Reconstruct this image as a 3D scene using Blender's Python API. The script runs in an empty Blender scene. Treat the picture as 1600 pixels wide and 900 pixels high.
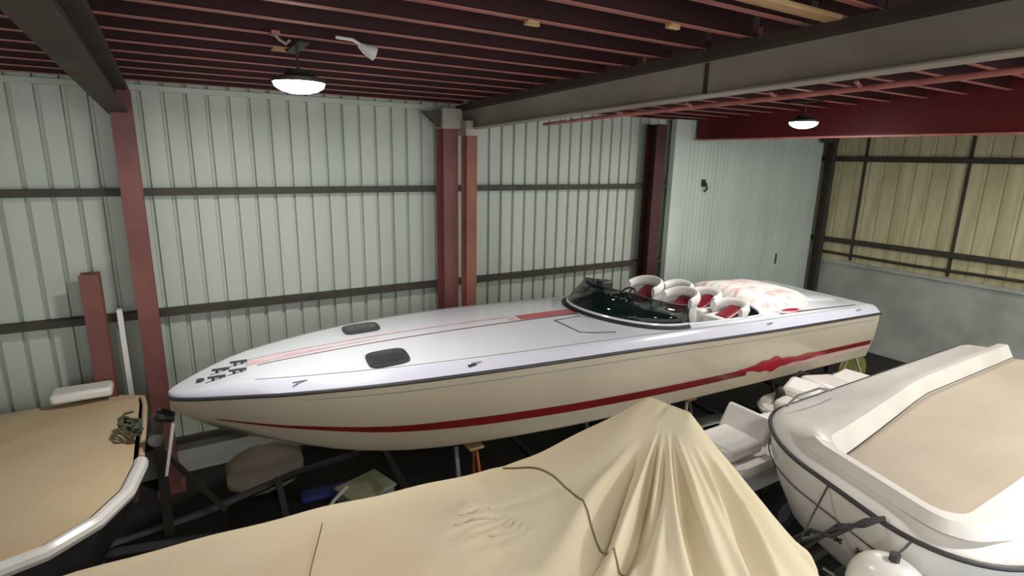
import bpy, math, random
from mathutils import Vector, Matrix
random.seed(7)
SC = bpy.context.scene
COL = SC.collection

# ------------------------------------------------------------------ camera
cam_d = bpy.data.cameras.new('camera')
cam = bpy.data.objects.new('camera', cam_d)
COL.objects.link(cam)
cam_d.sensor_width = 36.0
cam_d.lens = 868.0 / 1600.0 * 36.0
cam_d.clip_end = 200
cam.matrix_world = Matrix(((0.85515149, 0.10190176, -0.50826367, 0.0),
                           (-0.51800254, 0.20530181, -0.83037614, 0.0),
                           (0.01973066, 0.97337927, 0.22834951, 4.58),
                           (0, 0, 0, 1)))
SC.camera = cam

# ------------------------------------------------------------------ world
wd = bpy.data.worlds.new('daylight'); SC.world = wd; wd.use_nodes = True
bg = wd.node_tree.nodes['Background']
bg.inputs[0].default_value = (0.95, 0.98, 1.0, 1)
bg.inputs[1].default_value = 2.2
SC.view_settings.view_transform = 'Standard'
SC.view_settings.look = 'None'
SC.view_settings.gamma = 1
SC.view_settings.exposure = 0.0
LAMP_W = 95.0

# ------------------------------------------------------------------ materials
def lin(c):
    return tuple(((v/255)/12.92 if v/255 <= .04045 else ((v/255+.055)/1.055)**2.4) for v in c)
def mat(name, c, rough=.6, metal=0., c2=None, scale=3., detail=4., bump=0., bscale=None, coat=0., alpha=1., emit=None, es=0., stretch=(1,1,1), lo=.35, hi=.65, trans=0., spec=.5):
    m = bpy.data.materials.new(name); m.use_nodes = True
    nt = m.node_tree; b = nt.nodes['Principled BSDF']
    b.inputs['Base Color'].default_value = (*lin(c), 1)
    b.inputs['Roughness'].default_value = rough
    b.inputs['Metallic'].default_value = metal
    b.inputs['Specular IOR Level'].default_value = spec
    if coat: b.inputs['Coat Weight'].default_value = coat; b.inputs['Coat Roughness'].default_value = .12
    if trans: b.inputs['Transmission Weight'].default_value = trans
    if alpha < 1: b.inputs['Alpha'].default_value = alpha
    if emit: b.inputs['Emission Color'].default_value = (*lin(emit), 1); b.inputs['Emission Strength'].default_value = es
    tc = nt.nodes.new('ShaderNodeTexCoord'); mp = nt.nodes.new('ShaderNodeMapping')
    mp.inputs['Scale'].default_value = stretch
    nt.links.new(tc.outputs['Object'], mp.inputs[0])
    if c2:
        n = nt.nodes.new('ShaderNodeTexNoise'); n.inputs['Scale'].default_value = scale; n.inputs['Detail'].default_value = detail
        nt.links.new(mp.outputs[0], n.inputs['Vector'])
        r = nt.nodes.new('ShaderNodeValToRGB')
        r.color_ramp.elements[0].position = lo; r.color_ramp.elements[0].color = (*lin(c), 1)
        r.color_ramp.elements[1].position = hi; r.color_ramp.elements[1].color = (*lin(c2), 1)
        nt.links.new(n.outputs[0], r.inputs[0]); nt.links.new(r.outputs[0], b.inputs['Base Color'])
    if bump:
        n2 = nt.nodes.new('ShaderNodeTexNoise'); n2.inputs['Scale'].default_value = bscale or scale*4; n2.inputs['Detail'].default_value = 5
        nt.links.new(mp.outputs[0], n2.inputs['Vector'])
        bp = nt.nodes.new('ShaderNodeBump'); bp.inputs['Strength'].default_value = bump; bp.inputs['Distance'].default_value = .02
        nt.links.new(n2.outputs[0], bp.inputs['Height']); nt.links.new(bp.outputs[0], b.inputs['Normal'])
    return m
M = dict(
 clad=mat('cladding', (172,181,166), .5, c2=(190,197,186), scale=.8, bump=.08, bscale=2, stretch=(1,1,.3)),
 clad_white=mat('white_lining', (178,188,176), .5, c2=(192,202,194), scale=1.2, stretch=(1,1,.4)),
 clad_yel=mat('yellowed_cladding', (206,198,160), .5, c2=(180,171,132), scale=2.2, stretch=(.6,2.2,.35)),
 block=mat('rendered_block', (176,178,170), .85, c2=(150,153,146), scale=1.5, bump=.2, bscale=14),
 girt=mat('girt_steel', (50,47,38), .6, c2=(64,58,47), scale=4),
 redcol=mat('red_oxide_column', (128,78,72), .6, c2=(106,62,56), scale=2.5, stretch=(1,1,.4), bump=.05),
 browncol=mat('brown_column', (150,92,78), .6, c2=(118,72,58), scale=2.5, stretch=(1,1,.4)),
 shadecol=mat('shaded_maroon_column', (70,34,30), .6, c2=(52,26,24), scale=2.5),  # column face in shade, its darkness put into the colour
 redroof=mat('maroon_deck', (56,5,8), .7, c2=(40,3,5), scale=1.5),
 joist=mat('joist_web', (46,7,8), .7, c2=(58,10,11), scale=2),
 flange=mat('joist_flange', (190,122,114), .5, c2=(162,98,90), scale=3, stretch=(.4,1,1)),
 fascia=mat('red_fascia', (104,14,20), .6, c2=(84,8,14), scale=1.2, stretch=(1,.4,1)),
 pipe=mat('pink_pipe', (190,120,112), .5, c2=(160,92,84), scale=5),
 beam=mat('beam_grey', (172,164,150), .5, c2=(148,140,128), scale=1.6, stretch=(1,.5,1), metal=.2),
 beamdk=mat('beam_dark', (70,58,50), .6, c2=(54,46,40), scale=2),
 timber=mat('timber', (205,170,125), .7, c2=(170,125,88), scale=5, stretch=(.3,2,2)),
 floor=mat('dark_floor', (44,40,34), .8, c2=(26,24,20), scale=.9, bump=.2, bscale=12),
 gel=mat('white_gelcoat', (226,229,235), .22, coat=.4, c2=(218,221,228), scale=.7),
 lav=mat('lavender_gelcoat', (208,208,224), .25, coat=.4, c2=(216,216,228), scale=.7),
 hull=mat('cream_hull', (206,195,172), .25, coat=.4, c2=(198,186,164), scale=.6),
 maroon=mat('maroon_stripe', (128,34,32), .3, coat=.3, c2=(116,26,28), scale=1),
 crimson=mat('crimson', (178,28,48), .3, coat=.3, c2=(150,20,40), scale=3),
 pinkpr=mat('faded_pink', (222,176,182), .35, coat=.2, c2=(232,205,208), scale=3),
 red=mat('bright_red', (200,62,66), .3, coat=.3, c2=(186,50,56), scale=2),
 black=mat('black_rubber', (26,26,26), .6),
 dkgrey=mat('dark_grey', (52,50,54), .45, c2=(62,60,62), scale=6),
 smoke=mat('smoked_hatch', (46,44,50), .25, coat=.3),
 glass=mat('green_tinted_glass', (12,34,26), .05, alpha=.6),
 chrome=mat('chrome', (205,210,212), .15, metal=1.),
 liner=mat('dark_liner', (34,40,38), .8, c2=(24,28,27), scale=8),
 vinyl=mat('white_vinyl', (232,230,226), .45, bump=.05, bscale=6),
 vinylred=mat('dark_red_vinyl', (132,16,40), .4, bump=.05, bscale=6),
 print_=mat('red_grey_print', (226,224,218), .4, c2=(212,162,162), scale=3.5, lo=.46, hi=.66, stretch=(1,2.2,1)),
 galv=mat('galvanised', (150,152,150), .4, metal=.7, c2=(120,122,122), scale=5),
 trdark=mat('trailer_paint', (40,42,44), .5, c2=(56,56,54), scale=4),
 rust=mat('rusty_steel', (140,80,46), .8, c2=(90,50,32), scale=9, bump=.2),
 orange=mat('orange_strap', (205,110,52), .7),
 canvas=mat('cream_canvas', (214,202,172), .85, c2=(216,194,160), scale=.8, bump=.12, bscale=30, lo=.4, hi=.7, spec=.2),
 canvas2=mat('beige_canvas', (200,182,148), .85, c2=(196,172,140), scale=1.1, bump=.12, bscale=26, spec=.2),
 taupe=mat('taupe_cover', (186,174,156), .8, c2=(178,166,149), scale=1.2, bump=.08, bscale=20, spec=.2),
 seam=mat('seam_thread', (122,104,76), .8),
 wht=mat('painted_white', (232,230,225), .3, coat=.2, c2=(222,219,213), scale=1.2),
 whtwarm=mat('white_moulding', (226,222,214), .35, c2=(212,207,200), scale=1.5),
 ltgrey=mat('grey_plastic', (160,164,164), .5, c2=(145,150,150), scale=2),
 blue=mat('blue_sheet', (52,54,128), .6),
 palegreen=mat('pale_green_paint', (198,200,168), .5, c2=(180,178,140), scale=4),
 yellow=mat('yellow_green_rubber', (140,142,70), .7, c2=(96,92,46), scale=7),
 rope=mat('mossy_rope', (92,98,78), .9, c2=(70,74,58), scale=20),
 cord=mat('dark_cord', (70,66,60), .8),
 lens=mat('lamp_lens', (255,255,255), .4, emit=(255,250,244), es=24.),
 lampcase=mat('lamp_case', (70,64,60), .5, metal=.3),
)

# ------------------------------------------------------------------ mesh helpers
class MB:
    def __init__(s): s.v=[]; s.f=[]; s.m=[]
    def add(s, vs, fs, mi=0):
        k=len(s.v); s.v+= [tuple(p) for p in vs]; s.f+=[tuple(i+k for i in f) for f in fs]; s.m+=[mi]*len(fs)
    def box(s, a, b, mi=0, rot=None, at=None):
        x0,y0,z0=a; x1,y1,z1=b
        vs=[Vector(p) for p in ((x0,y0,z0),(x1,y0,z0),(x1,y1,z0),(x0,y1,z0),(x0,y0,z1),(x1,y0,z1),(x1,y1,z1),(x0,y1,z1))]
        if rot is not None: vs=[rot@p for p in vs]
        if at is not None: vs=[p+Vector(at) for p in vs]
        s.add(vs, [(0,3,2,1),(4,5,6,7),(0,1,5,4),(1,2,6,5),(2,3,7,6),(3,0,4,7)], mi)
    def bar(s, p, q, w, h, mi=0, up=(0,0,1)):
        p=Vector(p); q=Vector(q); d=(q-p); L=d.length; d.normalize(); u=Vector(up)
        x=d.cross(u)
        if x.length<1e-4: x=d.cross(Vector((1,0,0)))
        x.normalize(); u=x.cross(d).normalized()
        vs=[]
        for e in (p,q):
            for a,b in ((-1,-1),(1,-1),(1,1),(-1,1)): vs.append(e+x*(a*w/2)+u*(b*h/2))
        s.add(vs,[(0,1,2,3),(7,6,5,4),(0,4,5,1),(1,5,6,2),(2,6,7,3),(3,7,4,0)],mi)
    def tube(s, pts, r, n=8, mi=0, closed=False, caps=True):
        pts=[Vector(p) for p in pts]; N=len(pts); rings=[]; px=None
        for i,p in enumerate(pts):
            if closed: t=pts[(i+1)%N]-pts[i-1]
            else: t=pts[min(i+1,N-1)]-pts[max(i-1,0)]
            t.normalize()
            x = t.cross(Vector((0,0,1))) if px is None else px - t*px.dot(t)
            if x.length<1e-3: x=t.cross(Vector((1,0,.2)))
            x.normalize(); px=x; y=x.cross(t)
            rr = r[i] if isinstance(r,(list,tuple)) else r
            rings.append([p+x*(rr*math.cos(2*math.pi*k/n))+y*(rr*math.sin(2*math.pi*k/n)) for k in range(n)])
        s.loft(rings, True, mi, closed)
        if caps and not closed:
            s.add(rings[0],[tuple(range(n))],mi); s.add(rings[-1],[tuple(range(n))[::-1]],mi)
    def loft(s, rings, wrap=False, mi=0, closed=False):
        n=len(rings[0]); vs=[p for r in rings for p in r]; fs=[]
        R=len(rings)
        for i in range(R if closed else R-1):
            j=(i+1)%R
            for k in range(n if wrap else n-1):
                l=(k+1)%n
                fs.append((i*n+k,j*n+k,j*n+l,i*n+l))
        s.add(vs,fs,mi)
    def cyl(s, p, q, r, n=16, mi=0, r2=None):
        s.tube([p,q],[r,r if r2 is None else r2],n,mi)
    def build(s, name, mats, parent=None, smooth=35, thick=0, bevel=0, sub=0):
        me=bpy.data.meshes.new(name); me.from_pydata(s.v,[],s.f)
        if not isinstance(mats,(list,tuple)): mats=[mats]
        for m in mats: me.materials.append(m)
        me.polygons.foreach_set('material_index', s.m)
        me.validate(); me.update()
        import bmesh
        bm=bmesh.new(); bm.from_mesh(me); bmesh.ops.remove_doubles(bm,verts=bm.verts,dist=1e-5)
        bmesh.ops.recalc_face_normals(bm,faces=bm.faces); bm.to_mesh(me); bm.free()
        if smooth:
            me.polygons.foreach_set('use_smooth',[True]*len(me.polygons))
            me.set_sharp_from_angle(angle=math.radians(smooth))
        o=bpy.data.objects.new(name,me); COL.objects.link(o)
        if parent: o.parent=parent
        if bevel:
            md=o.modifiers.new('bevel','BEVEL'); md.width=bevel; md.segments=2; md.limit_method='ANGLE'
        if thick:
            md=o.modifiers.new('thickness','SOLIDIFY'); md.thickness=thick; md.offset=-1
        if sub:
            md=o.modifiers.new('subdivision','SUBSURF'); md.levels=sub; md.render_levels=sub
        return o
def tag(o, label=None, cat=None, group=None, kind=None):
    if label: o['label']=label
    if cat: o['category']=cat
    if group: o['group']=group
    if kind: o['kind']=kind
    return o
def empty(name, loc=(0,0,0), label=None, cat=None, group=None, kind=None):
    # parts are modelled in world coordinates; the Empty sits at the base and the parts are offset back by rebase()
    o=bpy.data.objects.new(name,None); COL.objects.link(o); o.location=loc; o.empty_display_size=.2
    return tag(o,label,cat,group,kind)
def rebase(root):
    off=Vector(root.location)
    for c in root.children: c.location = Vector(c.location)-off
def dup(o, loc=None, parent=None, rot=None):
    c=o.copy(); COL.objects.link(c)
    if parent is not None: c.parent=parent
    if loc is not None: c.location=loc
    if rot is not None: c.rotation_euler=rot
    for ch in list(o.children):
        if ch.name != c.name: dup(ch, parent=c)
    return c
def lerp(a,b,t): return a+(b-a)*t
def interp(x, X, Y):
    if x<=X[0]: return Y[0]
    for i in range(len(X)-1):
        if x<=X[i+1]:
            return Y[i]+(Y[i+1]-Y[i])*(x-X[i])/(X[i+1]-X[i])
    return Y[-1]
def smi(x, X, Y):            # smooth interpolation (catmull-rom)
    if x<=X[0]: return Y[0]
    if x>=X[-1]: return Y[-1]
    for i in range(len(X)-1):
        if x<=X[i+1]:
            h=X[i+1]-X[i]; t=(x-X[i])/h
            m0=(Y[i+1]-Y[max(i-1,0)])/(X[i+1]-X[max(i-1,0)])*h
            m1=(Y[min(i+2,len(X)-1)]-Y[i])/(X[min(i+2,len(X)-1)]-X[i])*h
            return (2*t**3-3*t*t+1)*Y[i]+(t**3-2*t*t+t)*m0+(-2*t**3+3*t*t)*Y[i+1]+(t**3-t*t)*m1

# ================================================================== STRUCTURE
YW=8.68; XR=14.6; XL=-8.0; YF=-4.0; SL=.03
def roofz(y,z0): return z0+SL*(YW-y)
m=MB(); m.box((XL,YF-2,-.12),(XR+.2,YW+.3,0)); tag(m.build('floor',M['floor'],smooth=0),'dark bare shed floor under the boats and trailers',kind='structure')

# back wall: concrete block plinth + cladding sheets + girts
m=MB(); m.box((XL,YW,0),(XR+.2,YW+.2,.5)); m.box((XL,YW+.06,.5),(XR+.2,YW+.1,5.9))
wb=tag(m.build('wall_back',M['block'],smooth=0),'pale green ribbed steel back wall behind the speedboat',kind='structure')
def sheet_mesh(w, z0, z1, pitch, gw, gd):
    """inside face of a profiled sheet: flat pans with narrow grooves going outward (+y)"""
    m=MB(); xs=[]; n=int(round(w/pitch))
    for i in range(n):
        x=i*pitch
        xs+=[(x,0),(x+pitch-gw*1.3,0),(x+pitch-gw*1.05,gd),(x+pitch-gw*.25,gd)]
    xs.append((n*pitch,0))
    f=[(x,y,z0) for x,y in xs]; g=[(x,y,z1) for x,y in xs]
    m.loft([f,g])
    return m
p=None
nsh=22
for i in range(nsh):
    x=XL+i*1.0+.06
    if p is None: p=sheet_mesh(1.0,.5,5.78,.25,.042,.055).build('cladding_sheet',M['clad'],wb,smooth=0); p.location=(x,YW-.001,0)
    else:
        c=p.copy(); COL.objects.link(c); c.location=(x,YW-.001-.003*(i%2),0)
cols=[-4.9,-.42,4.05,8.82,14.42]
for z in (4.06,2.46):
    for a,b in ((XL,-4.9),(-4.9,-.42),(-.42,4.05),(4.05,8.82),(8.82,14.42)):
        m=MB(); m.box((a,YW-.16,z-.045),(b,YW-.02,z-.03)); m.box((a,YW-.16,z+.03),(b,YW-.02,z+.045)); m.box((a,YW-.17,z-.045),(b,YW-.155,z+.045)); m.build('girt',M['girt'],wb,smooth=0)
m=MB(); m.box((XL,YW-.1,.5),(4.0,YW-.005,.58)); m.build('base_rail',M['girt'],wb,smooth=0)
# flat purlin end clips at top of the wall
m=MB(); m.box((XL,YW-.06,5.3),(4.0,YW-.005,5.37)); m.build('head_trim',M['clad'],wb,smooth=0)
# inner lining right of the third column
pl=None
for i in range(5):
    w=1.0
    x=9.35+i
    if pl is None: pl=sheet_mesh(1.0,.02,5.42,.125,.022,.014).build('lining_sheet',M['clad_white'],wb,smooth=0); pl.location=(x,YW-.3,0)
    else: c=pl.copy(); COL.objects.link(c); c.location=(x,YW-.3-.003*(i%2),0)
m=MB(); m.box((9.0,YW-.31,.02),(9.36,YW-.17,5.42)); m.build('lining_end',M['clad_white'],wb,smooth=0,bevel=.01)
m=MB(); m.tube([(9.95,YW-.34,4.16),(9.95,YW-.4,4.1),(9.99,YW-.4,4.0),(9.95,YW-.36,3.94)],.025,6); m.box((9.9,YW-.345,4.05),(10.0,YW-.3,4.2)); m.build('wall_hook',M['girt'],wb)
m=MB(); m.box((12.9,YW-.315,2.1),(12.96,YW-.3,2.35)); m.build('wall_bracket',M['girt'],wb)

# right wall
m=MB(); m.box((XR,YF-2,0),(XR+.2,YW,2.12)); m.box((XR+.12,YF-2,2.1),(XR+.2,YW,6.2))
wr=tag(m.build('wall_right',M['block'],smooth=0),'right wall of grey render below yellowed cladding',kind='structure')
pr=None
for i in range(13):
    y=YW-1.0-i*1.0+.0
    if pr is None:
        s=sheet_mesh(1.0,2.12,6.15,.333,.04,.02)
        s.v=[(Y_,X_,z) for X_,Y_,z in s.v]
        pr=s.build('cladding_sheet',M['clad_yel'],wr,smooth=0); pr.location=(XR,y,0)
    else: c=pr.copy(); COL.objects.link(c); c.location=(XR+.004*(i%2),y,0)
for z in (4.71,2.68):
    m=MB(); m.box((XR-.12,YF,z-.06),(XR-.005,YW-.02,z+.06)); m.build('girt',M['girt'],wr,smooth=0,bevel=.01)
m=MB(); m.tube([(XR-.09,YW-.3,2.36),(XR-.09,6,2.33),(XR-.09,3,2.36),(XR-.09,YF,2.33)],.035,8); m.build('wall_pipe',M['girt'],wr)
m=MB(); m.box((XR-.06,YF,2.08),(XR-.002,YW-.02,2.16)); m.build('flashing_strip',M['block'],wr,smooth=0)
for y in (7.42,5.3):
    m=MB(); m.box((XR-.03,y-.03,2.2),(XR-.002,y+.03,6.1)); m.build('joint_strip',M['girt'],wr,smooth=0)
# left wall, outside the view
m=MB(); m.box((XL-.2,YF-2,0),(XL,YW+.2,6.2)); tag(m.build('wall_left',M['clad'],smooth=0),'plain left wall of the shed',kind='structure')

# ceiling: deck + joists
m=MB()
y0,y1=YF-2,YW+.3
m.add([(XL-.2,y0,roofz(y0,5.6)),(XR+.2,y0,roofz(y0,5.6)),(XR+.2,y1,roofz(y1,5.6)),(XL-.2,y1,roofz(y1,5.6)),
       (XL-.2,y0,roofz(y0,5.7)),(XR+.2,y0,roofz(y0,5.7)),(XR+.2,y1,roofz(y1,5.7)),(XL-.2,y1,roofz(y1,5.7))],
      [(0,1,2,3),(4,5,6,7),(0,1,5,4),(1,2,6,5),(2,3,7,6),(3,0,4,7)])
ce=tag(m.build('ceiling',M['redroof'],smooth=0),'dark maroon ceiling deck over rows of steel joists',kind='structure')
def joist(x0,x1):
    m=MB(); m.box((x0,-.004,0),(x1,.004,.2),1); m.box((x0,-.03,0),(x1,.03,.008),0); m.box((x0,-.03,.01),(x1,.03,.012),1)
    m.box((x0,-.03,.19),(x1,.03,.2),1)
    return m
js=[]
for (x0,x1) in ((XL,4.2),(4.3,9.5),(9.7,14.5)):
    q=None
    for k in range(27):
        y=8.52-.485*k
        if q is None: q=joist(x0,x1).build('joist',[M['flange'],M['joist']],ce,smooth=0); c=q
        else: c=q.copy(); COL.objects.link(c)
        c.location=(0,y,roofz(y,5.40))
# small fittings on the joists
for i,(x,y) in enumerate([(2.37,3.67),(3.30,3.19),(.95,5.61)]):
    m=MB(); z=roofz(y,5.40); m.box((x-.05,y-.03,z-.02),(x+.05,y+.03,z)); m.box((x-.06,y-.02,z-.035),(x+.06,y+.02,z-.02)); m.build('junction_clip',M['timber'],ce,bevel=.004)

# ================================================================== COLUMNS AND BEAMS
def icol(name, x, y, w, d, z1, mt, label, plate=True):
    r=empty(name,(x,y,0),label,'column')
    m=MB(); t=.018
    m.box((-w/2,-d/2,.02),(w/2,-d/2+t,z1)); m.box((-w/2,d/2-t,.02),(w/2,d/2,z1)); m.box((-t/2,-d/2+t,.02),(t/2,d/2-t,z1))
    m.build('shaft',mt,r,smooth=0)
    if plate:
        m=MB(); m.box((-w/2-.06,-d/2-.06,0),(w/2+.06,d/2+.06,.02)); m.build('base_plate',mt,r,smooth=0)
        for a in (-1,1):
            for b in (-1,1):
                m=MB(); m.cyl((a*(w/2+.035),b*(d/2+.035),.02),(a*(w/2+.035),b*(d/2+.035),.05),.014,6); m.build('bolt',M['galv'],r,smooth=0)
    return r
c1=icol('steel_column',-.40,YW-.33,.22,.3,5.28,M['redcol'],'red oxide steel column at the left, beside the speedboat bow')
c2=icol('steel_column',3.84,YW-.33,.25,.3,5.28,M['redcol'],'wide red oxide column in the middle of the back wall')
m=MB(); 
m.add([(-.13,-.12,5.25),(-.13,-.12,5.0),(-.45,-.12,5.25),(-.13,.0,5.25),(-.13,.0,5.0),(-.45,.0,5.25)],[(0,1,2),(3,5,4),(0,3,4,1),(1,4,5,2),(2,5,3,0)])
m.build('haunch_bracket',M['girt'],c2,smooth=0)
m=MB(); m.box((-.16,-.2,5.0),(.16,.18,5.3)); m.build('cap_plate',M['beam'],c2,smooth=0)
c3=icol('steel_column',4.09,YW-.62,.18,.2,4.96,M['browncol'],'slim brown column just right of the wide red one, under the grey beam')
m=MB(); m.box((-.12,-.13,4.9),(.12,.13,5.0)); m.box((-.1,-.1,5.0),(.02,.1,5.12)); m.build('cap_plate',M['beam'],c3,smooth=0)
c4=icol('steel_column',8.42,YW-.33,.27,.3,5.28,M['shadecol'],'maroon column with its shade painted on, beside the white lining panel')
c5=icol('steel_column',14.42,YW-.48,.16,.2,5.12,M['girt'],'dark thin column in the far right corner')
m=MB(); m.box((-.35,-.1,5.1),(.1,.1,5.22)); m.build('cap_plate',M['girt'],c5,smooth=0)
c6=icol('steel_column',-.95,YW-.33,.2,.22,3.1,M['redcol'],'short red post left of the leftmost full column')
m=MB(); m.box((-.74,YW-.3,.5),(-.68,YW-.2,2.6)); tag(m.build('white_batten',M['wht'],bevel=.004),'narrow white batten standing between the two left red posts','batten')

def ibeam_y(name,x,ya,yb,zb,h,w,label,mw,mf,cat='beam'):
    r=empty(name,(x,ya,0),label,cat)
    def prism(x0,x1,z0,z1):
        m=MB(); 
        for (y,) in ((ya,),(yb,)): pass
        A=[(x0,ya,roofz(ya,z0)),(x1,ya,roofz(ya,z0)),(x1,ya,roofz(ya,z1)),(x0,ya,roofz(ya,z1))]
        B=[(x0,yb,roofz(yb,z0)),(x1,yb,roofz(yb,z0)),(x1,yb,roofz(yb,z1)),(x0,yb,roofz(yb,z1))]
        m.add(A+B,[(0,1,2,3),(7,6,5,4),(0,4,5,1),(1,5,6,2),(2,6,7,3),(3,7,4,0)]); return m
    prism(x-.008,x+.008,zb+.015,zb+h-.07).build('web',mw,r,smooth=0)
    prism(x-w/2-.03,x+w/2+.03,zb+h-.075,zb+h).build('top_flange',mf,r,smooth=0)
    prism(x-w/2,x+w/2,zb,zb+.015).build('bottom_flange',mw,r,smooth=0)
    return r, prism
b1,_=ibeam_y('roof_beam',4.2,YW-.18,YF-1.5,4.99,.375,.2,'long grey steel roof beam running from the middle columns overhead',M['beam'],M['beamdk'])
m=MB(); z=roofz(3.6,4.99); m.box((4.18,3.58,z+.02),(4.22,3.62,z+.29)); m.build('splice_plate',M['beamdk'],b1,smooth=0)
for y in (2.6,3.1,3.7,4.4,5.2):
    z=roofz(y,5.32)
    m=MB(); m.bar((4.19,y,z-.02),(4.19,y,z+.15),.03,.012); m.box((4.15,y-.03,z+.0),(4.2,y+.03,z+.02)); m.build('joist_clip',M['flange'],b1,smooth=0)
m=MB(); pts=[(4.23,2.95-.05*i+.02*math.sin(i),roofz(2.95,5.3)-.035*i-.02*math.sin(i*.8)) for i in range(8)]
m.tube(pts,.006,6); m.build('hanging_cable',M['black'],b1)
rebase(b1)
b2,_=ibeam_y('roof_beam',-.44,YW-.18,YF-1.5,4.99,.33,.2,'roof beam over the leftmost red column, at the left edge',M['beamdk'],M['beamdk']); rebase(b2)
# red fascia
fx=9.6
fr=empty('fascia_beam',(fx,YW-.4,0),'deep red fascia beam above the white lining panel','beam')
m=MB(); ya,yb=YW-.35,YF-1
m.add([(fx-.04,ya,5.03),(fx+.04,ya,5.03),(fx+.04,ya,roofz(ya,5.6)),(fx-.04,ya,roofz(ya,5.6)),(fx-.04,yb,5.03),(fx+.04,yb,5.03),(fx+.04,yb,roofz(yb,5.6)),(fx-.04,yb,roofz(yb,5.6))],[(0,1,2,3),(7,6,5,4),(0,4,5,1),(1,5,6,2),(2,6,7,3),(3,7,4,0)])
m.build('fascia_panel',M['fascia'],fr,smooth=0)
m=MB(); m.bar((fx-.06,ya,5.02),(fx-.06,yb,5.02),.06,.03); m.build('edge_angle',M['flange'],fr,smooth=0)
rebase(fr)
# pink pipe
m=MB(); m.tube([(4.5,6.6,5.035),(4.5,5.2,5.075),(4.5,2.0,5.145),(4.5,-3.5,5.30)],.022,10)
pp=tag(m.build('overhead_pipe',M['pipe']),'thin pinkish pipe slung under the grey roof beam','pipe')
for y in (6.0,5.0,4.0,3.1,2.4,1.4):
    m=MB(); z=interp(y,[2,5.2,6.6],[5.145,5.075,5.035]); m.bar((4.5,y,z),(4.4,y,roofz(y,4.99)),.025,.012); m.build('pipe_hanger',M['pipe'],pp,smooth=0)
# timber plank
m=MB(); y=2.47; z=roofz(y,5.40)
m.box((3.0,y-.09,z-.035),(4.15,y+.03,z-.002)); tag(m.build('timber_plank',M['timber'],bevel=.004),'pale timber plank laid along the ceiling near the top edge','plank')

# ------------------------------------------------------------------ lamps
def lamp(x,y,ztop,zl,r,label,power):
    e=empty('high_bay_lamp',(x,y,zl),label,'lamp')
    m=MB(); n=24
    def ring(rr,z): return [(rr*math.cos(2*math.pi*k/n),rr*math.sin(2*math.pi*k/n),z) for k in range(n)]
    m.loft([ring(.001,.11),ring(r*.4,.11),ring(r*.5,.07),ring(r,.035),ring(r,.0),ring(r*.96,.0)],True); m.build('housing',M['lampcase'],e)
    m=MB(); m.loft([ring(r*.96,.0),ring(r*.9,-.035),ring(r*.7,-.065),ring(r*.4,-.085),ring(.001,-.09)],True); m.build('lens',M['lens'],e)
    m=MB(); m.cyl((0,0,.11),(0,0,ztop-zl),.012,8); m.box((-.05,-.3,ztop-zl-.02),(.05,.3,ztop-zl-.01)); m.build('suspension_rod',M['lampcase'],e)
    ld=bpy.data.lights.new('lamp_light','AREA'); ld.shape='DISK'; ld.size=r*1.8; ld.energy=power; ld.color=(1,.97,.92)
    lo=bpy.data.objects.new('lamp_light',ld); COL.objects.link(lo); lo.parent=e; lo.location=(0,0,-.1)
    return e
G='high bay lamps under the ceiling'
lamp(1.08,5.47,roofz(5.47,5.40),5.19,.23,'bright round ceiling lamp above the speedboat bow',LAMP_W)
lamp(8.35,5.24,roofz(5.24,5.40),5.19,.21,'round ceiling lamp above the speedboat stern',LAMP_W)
lamp(.4,-1.0,roofz(-1,5.40),5.35,.23,'round ceiling lamp behind the viewer, left of the others',LAMP_W)
lamp(5.4,-.2,roofz(-.2,5.40),5.35,.23,'added unseen ceiling lamp between the canvas covered boat and the white boat',LAMP_W*1.3)  # unseen lamp, added to lighten the white boat's deck
lamp(8.3,.6,roofz(.6,5.40),5.35,.23,'round ceiling lamp above the white boat at the right',LAMP_W)
lamp(12.4,1.2,roofz(1.2,5.40),5.3,.23,'added ceiling lamp near the yellowed right wall, outside the view',LAMP_W)  # no such lamp in sight, added to brighten the right wall
# floodlight on joist
x,y=1.50,4.92; z=roofz(y,5.40)
e=empty('ceiling_floodlight',(x,y,z),'small white spotlight on a bent arm under the ceiling joists','light')
m=MB(); m.tube([(-.22,0,-.005),(-.08,0,-.01),(-.02,0,-.04),(.0,0,-.06)],.014,8); m.build('arm',M['whtwarm'],e)
m=MB(); m.tube([(-.03,.01,-.04),(.02,0,-.07),(.085,-.01,-.095),(.10,-.01,-.1)],[.02,.042,.06,.058],12); m.build('head',M['whtwarm'],e)
x,y=.86,5.0; z=roofz(y,5.40)
e=empty('ceiling_bracket',(x,y,z),'small dull hook bracket on the ceiling joists left of the spotlight','bracket')
m=MB(); m.box((-.06,-.04,-.03),(.0,.04,0)); m.build('plate',M['flange'],e); m=MB(); m.tube([(-.03,0,-.03),(.0,0,-.06),(.05,.02,-.08),(.08,.02,-.05)],.012,8); m.build('hook',M['beam'],e)

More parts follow.
